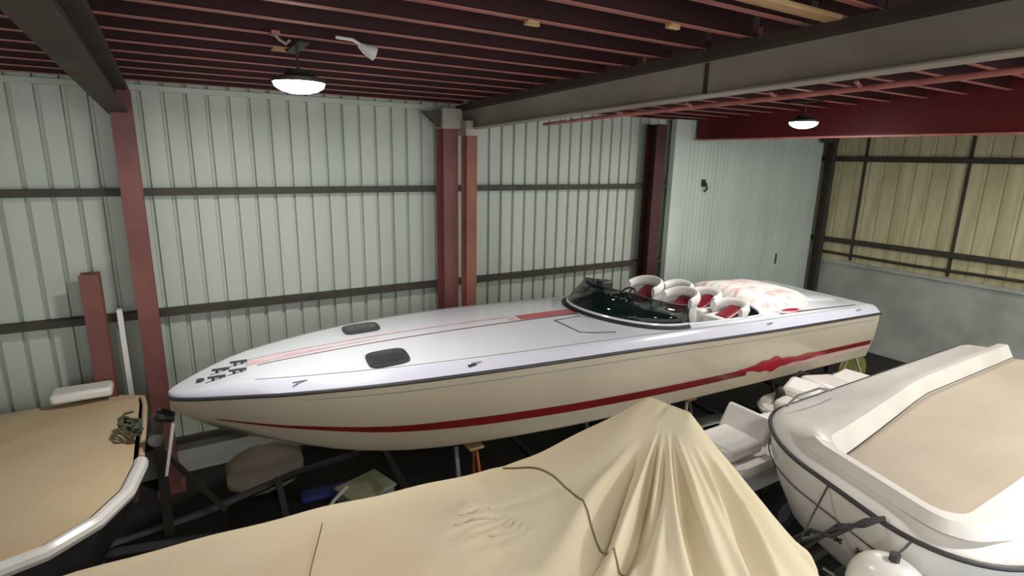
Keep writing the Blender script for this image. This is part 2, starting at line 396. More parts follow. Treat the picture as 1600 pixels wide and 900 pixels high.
# ================================================================== SPEEDBOAT
HD=math.radians(-3); BW=Vector((-.2285,6.4208,0)); U=Vector((math.cos(HD),math.sin(HD),0)); V=Vector((-U.y,U.x,0))
def W(s,v,z): p=BW+U*s+V*v; return (p.x,p.y,z)
LB=10.65
S_=[0,.5,1,2,3,4,5,6,7,8,LB]
Z_=[2.10,2.17,2.21,2.25,2.26,2.25,2.23,2.20,2.16,2.13,2.07]
B_=[.04,.47,.74,1.04,1.18,1.24,1.26,1.27,1.27,1.27,1.25]
def zs(s): return smi(s,S_,Z_)
def bs(s): 
    if s<1: return .04+.70*(s)**.68
    return smi(s,S_,B_)
def zc(s): return smi(s,[0,.13,.47,.93,1.5,2,2.7,3.5,4.5,6,10.65],[1.99,1.90,1.78,1.64,1.49,1.41,1.35,1.32,1.29,1.27,1.24])
def bc(s): return bs(s)*smi(s,[0,1,3,10.65],[.35,.74,.87,.90])
def zk(s): return smi(s,[0,.3,.8,1.5,2.5,4,10.65],[1.95,1.72,1.45,1.19,.98,.86,.82])
boat=empty('speedboat',W(LB/2,0,0),'long white racing speedboat with red stripes along the back wall','boat')
ss=[0,.04,.1,.18,.28,.4,.55,.75]+[1+.25*i for i in range(38)]+[10.45,LB]
ss=[s for s in ss if s<=LB]
m=MB(); rings=[]
def side_pt(s,t,off=0.):     # t 0 chine .. 1 sheer, near side (v negative)
    v=lerp(bc(s),bs(s),t**1.0)+.03*math.sin(math.pi*t)*min(1,s); z=lerp(zc(s),zs(s),t)
    return -(v+off),z
for s in ss:
    r=[]
    for sg in (1,-1):
        pts=[]
        k=6
        for i in range(k): pts.append((sg*bc(s)*i/k, lerp(zk(s),zc(s),i/k)-(.015*(i%2))))
        pts.append((sg*bc(s),zc(s))); pts.append((sg*(bc(s)+.015),zc(s)+.02))
        for i in range(1,9):
            v,z=side_pt(s,i/8); pts.append((-sg*v,z))
        r.append(pts)
    line=r[1][::-1]+r[0][1:]
    rings.append([W(s,v,z) for v,z in line])
m.loft(rings); n=len(rings[-1]); m.add(rings[-1],[tuple(range(n))])
hull=m.build('hull',M['hull'],boat,smooth=28)
# deck, inner opening outline
CS0,CS1=5.2,8.15
def wopen(s):
    if s<=CS0 or s>=CS1: return 0.
    a=min(1,((s-CS0)/1.05)); front=1.0*(1-(1-a)**2.2)**(1/2.0) if a<1 else 1.0
    b=min(1,(CS1-s)/.45); back=(1-(1-b)**3)**(1/2.)
    return .99*min(front,1)*min(1,back)
def crown(s): return smi(s,[0,.5,1,3,5,7,9,LB],[.06,.10,.12,.15,.18,.2,.2,.08])
def band(s): return min(.13,.05+s*.09)
def zdeck(s,v):
    b=bs(s); i=band(s); e=b-i
    a=abs(v)
    if a>=e: return lerp(zs(s)+.02, zs(s)+.02+.10*min(1,.3+s), min(1,(b-a)/max(i,1e-4)))
    return zs(s)+.02+.10*min(1,.3+s)+max(0,crown(s)-.10)*(1-(a/e)**2)
ds=sorted(set([0,.03,.08,.15,.25,.4,.6,.8]+[round(1+.2*i,3) for i in range(21)]+[5.2,5.21,5.225,5.25,5.28,5.32,5.37,5.43,5.5,5.6,5.7,5.8,5.9,6.0,6.1,6.25,6.4]+[round(6.6+.2*i,3) for i in range(7)]+[7.85,7.9,7.95,8.0,8.05,8.09,8.12,8.14,8.149,8.15]+[round(8.3+.2*i,3) for i in range(12)]+[LB]))
ds=[s for s in ds if s<=LB]
m=MB()
for sg in (1,-1):
    rings=[]; bnd=[]
    for s in ds:
        w=wopen(s); e=bs(s)-band(s); w=min(w,e*.97); K=10
        rings.append([W(s,sg*lerp(w,e,i/K),zdeck(s,lerp(w,e,i/K))) for i in range(K+1)])
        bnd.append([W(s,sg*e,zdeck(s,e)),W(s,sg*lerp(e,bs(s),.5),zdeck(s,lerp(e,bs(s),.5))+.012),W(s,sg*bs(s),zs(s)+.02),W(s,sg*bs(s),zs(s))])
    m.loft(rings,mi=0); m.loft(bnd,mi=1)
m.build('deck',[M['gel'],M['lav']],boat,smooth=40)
# transom cap
m=MB(); r=[W(LB,v,zdeck(LB,v)) for v in [bs(LB)*(-1+i/10) for i in range(21)]]; r2=[W(LB+.01,v,zs(LB)-.02) for v in [bs(LB)*(-1+i/10) for i in range(21)]]
m.loft([r,r2]); m.build('transom_cap',M['gel'],boat)
# rub rail
m=MB(); pts=[W(s,-bs(s)-.008,zs(s)) for s in ds[::-1]]+[W(s,bs(s)+.008,zs(s)) for s in ds[1:]]
m.tube(pts,.022,8); m.build('rub_rail',M['dkgrey'],boat)
# pinstripe at the deck edge
def ribbon(f,ss,w,mt,name,dz=.004,label=None,two=None):
    m=MB(); rs=[]
    for s in ss:
        v=f(s); ww=w(s) if callable(w) else w
        rs.append([W(s,v-ww/2,zdeck(s,v-ww/2)+dz),W(s,v,zdeck(s,v)+dz),W(s,v+ww/2,zdeck(s,v+ww/2)+dz)])
    m.loft(rs); o=m.build(name,mt,boat,smooth=40)
    if label: o['label']=label
    return o
rr=lambda a,b,st: [a+(b-a)*i/max(1,int((b-a)/st)) for i in range(max(1,int((b-a)/st))+1)]
ribbon(lambda s:-(bs(s)-band(s)-.03),rr(.8,10.3,.2),.014,M['ltgrey'],'pinstripe')
ribbon(lambda s:(bs(s)-band(s)-.03),rr(.8,10.3,.2),.014,M['ltgrey'],'pinstripe')
ribbon(lambda s:-.12-.02*(s-.8)/3.3*0,rr(.85,5.05,.2),lambda s:.012+.012*s/4,M['maroon'],'deck_stripe',label='thin maroon stripe')
ribbon(lambda s:.12,rr(.75,4.1,.2),lambda s:.02+.008*s,M['pinkpr'],'deck_stripe',label='faded pink stripe')
ribbon(lambda s:.0,rr(.75,2.2,.2),lambda s:.12*(1-(s-.7)/1.6)+.01,M['pinkpr'],'deck_stripe',label='faded pink wedge')
ribbon(lambda s:.02,rr(4.15,5.12,.1),lambda s:.2+.03*(s-4.1),M['red'],'deck_stripe',label='broad red stripe before the windscreen')
ribbon(lambda s:.03,rr(4.0,4.1,.05),.2,M['pinkpr'],'deck_stripe',label='pale pink bar')
# foredeck panel groove lines near the cockpit
def deckline(pts,w,mt,name):
    m=MB(); P=[W(s,v,zdeck(s,v)+.003) for s,v in pts]; m.tube(P,w,5); m.build(name,mt,boat)
deckline([(4.55,-.28),(4.58,-.5),(4.62,-.78),(4.8,-.86),(5.1,-.92)],.008,M['dkgrey'],'panel_seam')
deckline([(4.55,-.28),(4.8,-.26),(5.0,-.24)],.006,M['dkgrey'],'panel_seam')
# hatches
for sc,vc in ((2.13,-.66),(2.12,.52)):
    m=MB(); outl=[]
    for k in range(24):
        a=2*math.pi*k/24; ca,sa=math.cos(a),math.sin(a)
        x=.23*math.copysign(abs(ca)**.5,ca); y=.21*math.copysign(abs(sa)**.5,sa)
        outl.append((sc+x+ (.05*y),vc+y))
    top=[W(s,v,zdeck(s,v)+.022) for s,v in outl]; bot=[W(s,v,zdeck(s,v)-.01) for s,v in outl]
    inn=[W(sc+(s-sc)*.82,vc+(v-vc)*.82,zdeck(s,v)+.03) for s,v in outl]; cen=[W(sc,vc,zdeck(sc,vc)+.033)]*24
    m.loft([bot,top,inn],True,mi=1); m.loft([inn,cen],True,mi=0)
    h=m.build('deck_hatch',[M['smoke'],M['dkgrey']],boat,smooth=30)
# bow fittings
for (s,v) in ((.42,-.17),(.46,.02),(.62,-.18),(.64,.06)):
    m=MB(); a=Vector(W(s,v,zdeck(s,v))); 
    m.cyl(a,a+Vector((0,0,.035)),.015,8); m.cyl(a+U*.07,a+U*.07+Vector((0,0,.035)),.015,8); m.tube([a+Vector((-.05,0,.04)),a+U*.12+Vector((0,0,.04))],.014,8); m.build('cleat',M['dkgrey'],boat)
m=MB(); a=Vector(W(.3,-.05,zdeck(.3,.05))); m.cyl(a,a+Vector((0,0,.02)),.04,10); m.build('bow_chock',M['dkgrey'],boat)
m=MB(); a=Vector(W(2.95,-(bs(2.95)-.06),zdeck(2.95,bs(2.95)-.06))); m.box((-.05,-.012,0),(.05,.012,.02),at=a); m.build('side_vent',M['dkgrey'],boat)
for s in (1.2,3.0,7.8,10.1):
    a=Vector(W(s,-(bs(s)-.07),zdeck(s,bs(s)-.07)))
    m=MB(); m.tube([a+Vector((-.07,0,.025)),a+Vector((.07,0,.025))],.008,6); m.cyl(a+Vector((-.03,0,-.01)),a+Vector((-.03,0,.025)),.008,6); m.cyl(a+Vector((.03,0,-.01)),a+Vector((.03,0,.025)),.008,6); m.build('side_cleat',M['chrome'],boat)
# hull stripes
def hullstripe(ss,tc,tw,mt,name,off=.006,label=None):
    for sg in (1,-1):
        m=MB(); rs=[]
        for s in ss:
            c=tc(s); w=tw(s)/2; row=[]
            for k in range(4):
                v,z=side_pt(s,(c-w)+2*w*k/3,off); row.append(W(s,sg*v,z))
            rs.append(row)
        m.loft(rs)
        o=m.build(name,mt,boat,smooth=60)
        if label: o['label']=label
def tstripe(s):   # height of stripe on the side
    z=smi(s,[.4,1.06,2,2.7,3.5,4.4,5.4,6.6,8,10.6],[1.865,1.815,1.71,1.66,1.62,1.58,1.55,1.53,1.52,1.5]); return (z-zc(s))/(zs(s)-zc(s))
hullstripe(rr(.42,7.4,.2),tstripe,lambda s:min(.12,.03+.03*s),M['maroon'],'hull_stripe')
hullstripe(rr(7.2,9.3,.06),lambda s:tstripe(s)+.05,lambda s:.05+.30*max(0,1-abs(s-7.95)/.6)*(.8+.2*math.sin(s*19))+.1*max(0,1-abs(s-8.8)/.5),M['crimson'],'hull_flame',.009,'bright crimson flame mark')
hullstripe(rr(8.5,10.6,.2),lambda s:tstripe(s)+.05,lambda s:.1,M['maroon'],'hull_stripe')
hullstripe(rr(8.3,10.6,.2),lambda s:tstripe(s)-.06,lambda s:.06,M['pinkpr'],'hull_stripe',.006,'pale pink lower stripe')
hullstripe(rr(1.2,10.5,.3),lambda s:.88,lambda s:.012,M['ltgrey'],'hull_pinstripe')
# cockpit liner
m=MB(); os_=[s for s in ds if CS0<=s<=CS1]
outl=[(s,-min(wopen(s),(bs(s)-band(s))*.97)) for s in os_]+[(s,min(wopen(s),(bs(s)-band(s))*.97)) for s in os_[::-1][1:-1]]
top=[W(s,v,zdeck(s,v)) for s,v in outl]
cs=6.9
bot=[W(cs+(s-cs)*.93,v*.93,1.75) for s,v in outl]
m.loft([top,bot],True); m.add(bot,[tuple(range(len(bot)))]); m.build('cockpit_liner',M['liner'],boat,smooth=50)
m=MB(); m.tube([(p[0],p[1],p[2]+.01) for p in top],.022,8,closed=True); m.build('coaming',M['gel'],boat)
# windscreen: base offset outside of the opening
def wsb(q):      # q -1..1 along the curve; returns s,v
    a=q*math.pi/2*1.0
    sw=1.06
    if abs(q)<.62:
        a=q/.62*math.pi/2
        return 5.12+ (1-math.cos(a))*1.05, math.sin(a)*1.04
    return 5.12+1.05+ (abs(q)-.62)/.38*1.25, math.copysign(1.04,q)
rows=[[],[],[]]; N=56
gl=MB(); bt=[];tp=[]
for i in range(N+1):
    q=(-1+2*i/N)*.66; s,v=wsb(q); h=.36*(1-min(1,max(0,(abs(q)-.3))/.36)*.28)
    rake=.55*h
    b=Vector(W(s,v,zdeck(s,v)+.01)); cdir=Vector(W(6.8,0,0))-Vector((b.x,b.y,0)); cdir.z=0
    if cdir.length>1e-3: cdir.normalize()
    k=1.3*(1-abs(q)**3)+.25
    t=b+cdir*(rake*k)+Vector((0,0,h)); mid=(b+t)/2-cdir*.02
    bt.append(b); tp.append(t); rows[0].append(b); rows[1].append(mid); rows[2].append(t)
gl.loft(rows); ws=gl.build('windscreen',M['glass'],boat,thick=.006)
m=MB(); m.tube(tp,.010,8); m.build('windscreen_trim',M['dkgrey'],boat)
m=MB(); m.tube([p+Vector((0,0,.004)) for p in bt],.02,8); m.build('windscreen_seal',M['black'],boat)
m=MB(); m.tube([p+(p-Vector(W(6.8,0,p.z))).normalized()*-.03+Vector((0,0,.03)) for p in bt],.02,8); m.build('windscreen_rail',M['gel'],boat,)
m=MB(); m.tube([p+(p-Vector(W(6.8,0,p.z))).normalized()*.045 for p in bt],.012,8); m.build('windscreen_rail',M['black'],boat)
for q in (-.66,-.3,.3,.66):
    i=min(N,max(0,int(round((q/.66+1)/2*N)))); m=MB(); m.bar(bt[i],tp[i],.02,.015); m.build('windscreen_post',M['black'],boat)
# dashboard and wheel
m=MB(); pr_=[]
for v in [-.9+.18*i for i in range(11)]:
    pr_.append([W(5.75+.25*abs(v)**2,v,1.95),W(5.72+.25*abs(v)**2,v,2.34),W(5.95+.22*abs(v)**2,v,2.47),W(6.22+.1*abs(v)**2,v,2.38),W(6.28,v,2.05)])
m.loft(pr_); m.build('dashboard',M['liner'],boat,smooth=50)
for k in range(5):
    v=.15+.13*k; m=MB(); a=Vector(W(6.12,v,2.425)); m.cyl(a,a+Vector((.02,0,.03)),.045,14); m.build('gauge',M['chrome'],boat)
m=MB(); c=Vector(W(6.45,.5,2.4)); ax=(U*-.6+Vector((0,0,.5))).normalized(); e1=V; e2=ax.cross(V)
m.tube([c+e1*(.17*math.cos(2*math.pi*k/20))+e2*(.17*math.sin(2*math.pi*k/20)) for k in range(20)],.014,8,closed=True)
for k in range(3):
    a=2*math.pi*k/3+.5; m.bar(c,c+e1*(.17*math.cos(a))+e2*(.17*math.sin(a)),.025,.01)
m.cyl(c,c-ax*.2,.025,8); m.build('steering_wheel',M['black'],boat)
m=MB(); c=Vector(W(6.2,.75,2.5)); m.box((-.14,-.09,0),(.1,.09,.14),at=c); m.build('instrument_pod',M['dkgrey'],boat,bevel=.03)
# seats
def arc_seat(s,v,w,h,z0,name='seat',lbl=None):
    """bucket: curved white shell round a red insert"""
    m=MB(); rs=[]
    n=18
    for k in range(n+1):
        a=math.pi*(-.08+1.16*k/n); x=math.cos(a)*w; y=math.sin(a)*w*.8
        prof=[]
        for t in range(9):
            b=2*math.pi*t/8; prof.append(W(s+y+.055*math.cos(b)*math.sin(a), v+x+.055*math.cos(b)*math.cos(a), z0+h*(.75+.25*math.sin(a))+.085*math.sin(b)))
        rs.append(prof)
    m.loft(rs)
    m.add(rs[0],[tuple(range(9))]); m.add(rs[-1],[tuple(range(9))])
    # lower shell
    rs=[]
    for k in range(n+1):
        a=math.pi*(-.08+1.16*k/n); x=math.cos(a)*w; y=math.sin(a)*w*.8
        rs.append([W(s+y*1.05,v+x*1.05,z0+h*.75),W(s+y,v+x,1.78)])
    m.loft(rs)
    o=m.build(name,M['vinyl'],boat,smooth=60)
    m=MB(); rs=[]
    for k in range(9):
        t=k/8; rs.append([W(s-.18+.34*t, v+w*.55*math.cos(math.pi*j/8)*(1-.1*t), lerp(z0+.02,z0+h*.72,t**1.4)+.03*math.sin(math.pi*j/8)) for j in range(9)])
    m.loft(rs); q=m.build('seat_insert',M['vinylred'],o,smooth=60,thick=.05); q['label']='dark red insert'
    m=MB(); m.box((-.24,-w*.9,1.76),(.2,w*.9,z0+.04),rot=None,at=Vector(W(s-.05,v,0))); m.build('seat_base',M['vinyl'],o,bevel=.03)
    return o
arc_seat(6.75,.45,.31,.34,2.28)
arc_seat(6.9,-.22,.29,.30,2.26)
arc_seat(7.5,-.68,.27,.2,2.22)
arc_seat(7.6,-.06,.27,.24,2.22)
arc_seat(7.6,.55,.27,.24,2.22)
# engine hatch / sunpad
def pad(s0,s1,vw,h,name,mt,v0=0.,rnd=.3):
    m=MB(); rs=[]; K=14; N=16
    for i in range(K+1):
        t=i/K; s=lerp(s0,s1,t); e=min(1,min(t,1-t)/.12); e=(1-(1-e)**2)**.5
        row=[]
        for j in range(N+1):
            q=-1+2*j/N; f=(1-abs(q)**6)**.5 if abs(q)<1 else 0
            v=v0+q*vw(s)*(0.9+.1*e)
            row.append(W(s,v,zdeck(s,v)-.01+(h+.0)*e*f))
        rs.append(row)
    m.loft(rs); return m.build(name,mt,boat,smooth=50)
pad(8.1,9.5,lambda s:.82-.05*(s-8.1),.17,'engine_hatch',M['print_'])['label']='white hatch with faded red and grey print'
pad(9.55,10.4,lambda s:.68,.05,'stern_hatch',M['gel'])
ribbon(lambda s:-.93,rr(8.3,8.95,.1),lambda s:.2*(1-abs(s-8.55)/.5),M['pinkpr'],'side_emblem',.005,'pale pink side emblem')
ribbon(lambda s:-.92,rr(8.45,8.85,.1),lambda s:.12*(1-abs(s-8.7)/.32),M['crimson'],'side_emblem',.008,'crimson wedge emblem')
ribbon(lambda s:-1.0,rr(8.3,10.3,.1),.03,M['dkgrey'],'deck_groove')
# drives at the transom
for v in (-.38,.38):
    m=MB(); m.box((0,-.1,.95),(.22,.1,1.35),rot=Matrix.Rotation(HD,3,'Z'),at=Vector(W(LB,v,0))); m.box((.14,-.05,.62),(.34,.05,1.1),rot=Matrix.Rotation(HD,3,'Z'),at=Vector(W(LB,v,0)))
    m.build('stern_drive',M['dkgrey'],boat,bevel=.03)
rebase(boat)

# ------------------------------------------------------------------ speedboat trailer
tr=empty('boat_trailer',W(5,0,0),'dark galvanised trailer carrying the long white speedboat','trailer')
for sg in (-1,1):
    m=MB(); m.tube([W(-.9,0.04*sg,.5),W(.2,sg*.25,.5),W(1.2,sg*.62,.52),W(2.2,sg*.78,.52),W(10.0,sg*.78,.52)],.05,6); m.build('frame_rail',M['trdark'],tr)
    m=MB(); m.box((1.9,sg*.42-.06,0),(10.2,sg*.42+.06,.07)); 
    m=MB()
    P=[W(s,sg*.5,lerp(zk(s),zc(s),.5/bc(s))-.055) for s in rr(2.4,10.2,.4)]
    m.tube(P,.045,6); m.build('bunk',M['liner'],tr)
    for s in (3,5,7,9):
        m=MB(); m.bar(W(s,sg*.62,.52),W(s,sg*.5,lerp(zk(s),zc(s),.5/bc(s))-.06),.05,.05); m.build('bunk_post',M['galv'],tr,smooth=0)
    for s in (6.3,7.2):
        w=MB(); c=Vector(W(s,sg*1.0,.33))
        w.tube([c-V*.1,c-V*.11,c+V*.11,c+V*.1],[.24,.33,.33,.24],24); wo=w.build('wheel',M['black'],tr)
        h=MB(); h.tube([c-V*.115,c+V*.115],.17,14); h.build('wheel_rim',M['galv'],wo)
        a=MB(); a.cyl(W(s,sg*.75,.33),W(s,sg*.95,.33),.04,8); a.build('stub_axle',M['trdark'],tr)
        a=MB(); a.box((-.04,-.03,.3),(.04,.03,.5),at=Vector(W(s,sg*.78,0))); a.build('spring_hanger',M['trdark'],tr)
    m=MB(); rs=[]
    for k in range(13):
        a=math.pi*k/12; s=6.75-.92*math.cos(a); z=.42+.34*math.sin(a)**.6
        rs.append([W(s,sg*.86,z),W(s,sg*1.14,z)])
    m.loft(rs); m.build('mudguard',M['galv'],tr,thick=.01)
for s in (1.0,2.4,4.2,6.0,7.6,9.6):
    m=MB(); w=.8 if s>2 else .58; m.bar(W(s,-w,.52),W(s,w,.52),.07,.07); m.build('crossmember',M['trdark'],tr,smooth=0)
# bow stop, winch post
m=MB(); m.bar(W(-.16,.02,.5),W(-.14,.02,1.9),.09,.09); m.bar(W(-.14,.02,1.5),W(.4,.05,.6),.05,.05); m.build('winch_post',M['girt'],tr,smooth=0)
m=MB(); a=Vector(W(-.16,0,1.66)); m.cyl(a-V*.08,a+V*.08,.07,14); m.cyl(a+V*.08,a+V*.14,.02,8); m.build('winch_drum',M['galv'],tr)
m=MB(); m.tube([W(-.12,-.1,1.92),W(.0,-.05,1.86),W(.0,.05,1.86),W(-.12,.1,1.92)],.04,8); m.build('bow_stop',M['black'],tr)
m=MB(); m.bar(W(-.1,-.18,1.3),W(.02,-.16,1.86),.05,.03); m.build('bow_bracket',M['wht'],tr,bevel=.004)
m=MB(); m.cyl(W(-.8,.1,0),W(-.8,.1,.5),.035,10); m.box((-.09,-.09,0),(.09,.09,.015),at=Vector(W(-.8,.1,0))); m.build('jockey_leg',M['galv'],tr)
m=MB(); a=Vector(W(1.3,-.6,.52)); m.tube([a,a+U*.18+Vector((0,0,.26)),a+U*.34+Vector((0,0,.4))],.022,8); m.tube([a,a-U*.35+Vector((0,0,-.02))],.02,8); m.build('keel_guide',M['wht'],tr)
# stern guide post
m=MB(); a=Vector(W(11.7,-.66,.3)); m.bar(Vector(W(10.0,-.78,.5)),Vector(W(11.2,-.7,.42)),.06,.06); m.tube([Vector(W(10.95,-.75,1.18)),a,a+Vector((.08,0,-.27))],.026,8); m.tube([Vector(W(10.9,-.72,1.2)),Vector(W(10.7,-.7,.5))],.022,8); m.build('stern_guide',M['palegreen'],tr)
rebase(tr)
# canvas draped bundle near trailer nose, against the wall
bu=MB(); rs=[]
for i in range(13):
    t=i/12; rr_=.34*math.sin(math.pi*(.12+.76*t))**.7
    rs.append([(.25+.95*t, 7.55+rr_*.8*math.cos(2*math.pi*k/18)*(1+.06*math.sin(5*k+3*i)), max(.01,.38+rr_*math.sin(2*math.pi*k/18)*(1+.08*math.sin(4*k+i)))) for k in range(18)])
bu.loft(rs,True); bu.add(rs[0],[tuple(range(18))]); bu.add(rs[-1],[tuple(range(18))])
tag(bu.build('folded_tarpaulin',M['taupe'],smooth=60),'bundled taupe tarpaulin on the floor under the speedboat bow','tarpaulin')

# jack stands under the hull
def stand(x,y,zt,label,mt):
    e=empty('jack_stand',(x,y,0),label,'stand')
    m=MB()
    for a,b in ((-1,-1),(1,-1),(1,1),(-1,1)): m.bar((a*.2,b*.2,.0),(a*.03,b*.03,zt*.6),.035,.035)
    m.bar((-.19,-.19,.06),(.19,-.19,.06),.025,.025); m.bar((-.19,.19,.06),(.19,.19,.06),.025,.025)
    m.build('frame',mt,e,smooth=0)
    m=MB(); m.cyl((0,0,zt*.4),(0,0,zt-.04),.025,10); m.build('screw_post',mt,e)
    m=MB(); m.box((-.1,-.1,zt-.04),(.1,.1,zt)); m.build('pad',M['timber'],e,bevel=.01)
    return e
bx=W(3.15,-.72,0); st=stand(bx[0],bx[1],1.14,'rusty orange jack stand under the middle of the speedboat',M['rust'])
m=MB(); m.tube([(.03,-.03,1.05),(.05,-.06,.8),(.02,-.08,.5),(.06,-.1,.2)],.018,6); m.build('strap',M['orange'],st)
bx=W(6.55,-.9,0); stand(bx[0],bx[1],1.18,'pale jack stand under the speedboat behind the canvas peak',M['palegreen'])
# floor clutter
e=empty('plastic_crate',(1.85,6.7,0),'pale grey box with a greenish lid on the floor under the speedboat','box')
m=MB(); R=Matrix.Rotation(.3,3,'Z'); m.box((-.3,-.24,0),(.3,.24,.2),rot=R); m.build('body',M['ltgrey'],e,bevel=.02); m=MB(); m.box((-.32,-.26,.2),(.32,.26,.24),rot=R); m.build('lid',M['palegreen'],e,bevel=.01)
m=MB(); m.box((-.3,-.12,0),(.3,.12,.1),rot=Matrix.Rotation(-.1,3,'Z'),at=(1.38,7.1,0)); tag(m.build('blue_bag',M['blue'],bevel=.04),'folded blue sheet lying beside the grey box','sheet')
m=MB(); m.box((-.35,-.02,0),(.35,.02,.03),rot=Matrix.Rotation(.2,3,'Z'),at=(2.5,6.3,0)); tag(m.build('wooden_offcut',M['timber'],smooth=0),'wooden offcut on the floor right of the grey box','plank')
# spare wheel at the stern
e=empty('spare_wheel',(12.0,5.7,0),'yellow green spare wheel standing below the speedboat stern','wheel')
m=MB(); m.tube([(0,-.1,.33),(0,-.11,.33),(0,.11,.33),(0,.1,.33)],[.22,.33,.33,.22],24); m.build('tyre',M['yellow'],e); m=MB(); m.tube([(0,-.09,.33),(0,.09,.33)],.2,18); m.build('rim',M['girt'],e)
for k in range(5):
    m=MB(); a=2*math.pi*k/5; m.cyl((.08*math.cos(a),-.1,.33+.08*math.sin(a)),(.08*math.cos(a),-.085,.33+.08*math.sin(a)),.014,6); m.build('wheel_nut',M['galv'],e)

# ================================================================== CANVAS COVERED BOAT (front)
PK=Vector((2.74,2.44)); CY=2.42
RA=Vector((2.72,2.58)); RB=Vector((2.82,2.30))
XB,XS=-2.7,3.42
def cov_hb(x):
    if x<-.2: t=max(0,(x-XB)/(-.2-XB)); return 1.2*(1-(1-t)**2.2)**.75
    return lerp(1.2,1.08,max(0,(x-.2))/3.2)
def cov_out(x,y):      # inside test value <1
    hb=cov_hb(x)
    if x<=XB or x>=XS or hb<=0: return 2
    ex=max(0,(x-(XS-.35))/.35)
    return (abs(y-CY)/hb)**2*(1 if ex==0 else 1)+ex**3*.9 if ex>0 else (abs(y-CY)/hb)**2
def cov_edge(a):
    lo,hi=0,7.
    for _ in range(40):
        mdl=(lo+hi)/2
        if cov_out(PK.x+mdl*math.cos(a),PK.y+mdl*math.sin(a))<1: lo=mdl
        else: hi=mdl
    return lo
def cov_base(x,y):
    ze=interp(x,[-2.7,-1,.5,2,3.42],[2.32,2.27,2.2,2.12,1.92]); hb=max(cov_hb(x),.2); return ze+.13*(1-min(1,abs(y-CY)/hb)**2)
random.seed(11)
VAL=[(3.40,.08,.08),(3.70,.05,.10),(3.90,.035,.05),(4.20,.06,.12),(4.50,.04,.04),(4.66,.05,.10),(4.98,.06,.06),(5.16,.04,.08),(5.50,.055,.07),(5.72,.035,.06),(6.05,.06,.05)]
VAL+=[(a,random.uniform(.03,.05),random.uniform(.04,.06)) for a in (.0,.3,.7,1.1)]
def segd(x,y):
    ab=RB-RA; t_=max(0,min(1,((x-RA.x)*ab.x+(y-RA.y)*ab.y)/ab.length_squared)); return math.hypot(x-RA.x-ab.x*t_,y-RA.y-ab.y*t_)
def angd(a,b): return (a-b+math.pi)%(2*math.pi)-math.pi
P1=Vector((1.45,2.86))
def cov_z(x,y,prof=1.):
    dx,dy=x-PK.x,y-PK.y; d=math.hypot(dx,dy); a=math.atan2(dy,dx)%(2*math.pi)
    ca,sa=math.cos(a),math.sin(a)
    R=1/math.sqrt((ca/(1.15 if ca<0 else .72))**2+(sa/1.1)**2)
    # ridge top 0.3 m long along y
    tr_=segd(x,y)/R
    z=cov_base(x,y)
    t=max(0,1-tr_)
    H=.82
    z+=H*(t**1.18) - 0*d
    F=0
    for (va,w,dp) in VAL:
        q=angd(a,va+.10*math.sin(d*2.6+va*7)*min(1,d))/w
        gl_=min(1,max(0,(d-.16-.22*(math.sin(va*37)*.5+.5))/.35))*math.exp(-max(0,d-.7-.7*(math.sin(va*23+2)*.5+.5))/.45)
        if abs(q)<4: F-=dp*gl_*(math.exp(-q*q*.5)-.45*math.exp(-(abs(q)-2.0)**2*.9))
    env=max(0,min(1,(segd(x,y)-.06)/.25))
    z+=F*env*1.5
    # second small peak
    d1=math.hypot(x-P1.x,y-P1.y); z+=.15*math.exp(-d1/.25)
    a1=math.atan2(y-P1.y,x-P1.x)
    z-=.035*math.exp(-d1/.5)*sum(math.exp(-(angd(a1,q)/.07)**2) for q in (-.5,-.95,-1.35,-1.8,-2.3))*min(1,d1/.1)
    # cross valley between both peaks
    q=(y-2.0)-.32*(x-1.7)-.25*(x-1.7)**2; z-=.075*math.exp(-(q/.06)**2)*math.exp(-((x-2.0)/.38)**2)
    z+=.006*math.sin(x*9+y*4)+.005*math.sin(x*4-y*11)
    return z
cb=empty('covered_motorboat',(.4,CY,0),'motorboat under a cream canvas cover pulled up to a tall peak','boat')
m=MB(); NA=420; NR=64; rows=[]
for i in range(NA):
    a=2*math.pi*i/NA; E=cov_edge(a); row=[]
    for j in range(NR+1):
        t=(j/NR); d=E*t; x=PK.x+d*math.cos(a); y=PK.y+d*math.sin(a)
        z=cov_z(x,y); 
        if t>.93:   # roll over the edge
            z-=.05*((t-.93)/.07)**2
        row.append((x,y,z))
    ex,ey,ez=row[-1]; nx,ny=math.cos(a),math.sin(a)
    wv=.02*math.sin(a*46)+.015*math.sin(a*31+1)
    wave=(.018*math.sin(ex*17)+.014*math.sin(ey*23+1))
    for k in range(1,8):
        u=k/7; row.append((ex+nx*(.03*math.sin(u*2.2)+wave*u), ey+ny*(.03*math.sin(u*2.2)+wave*u), ez-.62*u))
    rows.append(row)
m.loft(rows,closed=True)
m.build('canvas_cover',M['canvas'],cb,smooth=70)
def seamline(pts,name='cover_seam',r=.006):
    m=MB(); P=[]
    for i in range(len(pts)-1):
        for k in range(12):
            t=k/12; x=lerp(pts[i][0],pts[i+1][0],t); y=lerp(pts[i][1],pts[i+1][1],t); P.append((x,y,cov_z(x,y)+.010))
    m.tube(P,r,5); m.build(name,M['seam'],cb)
seamline([(2.02,3.38),(2.0,2.7),(1.97,2.1),(1.95,1.35)])
seamline([(.62,3.3),(.36,2.55),(.2,1.5)],r=.003)
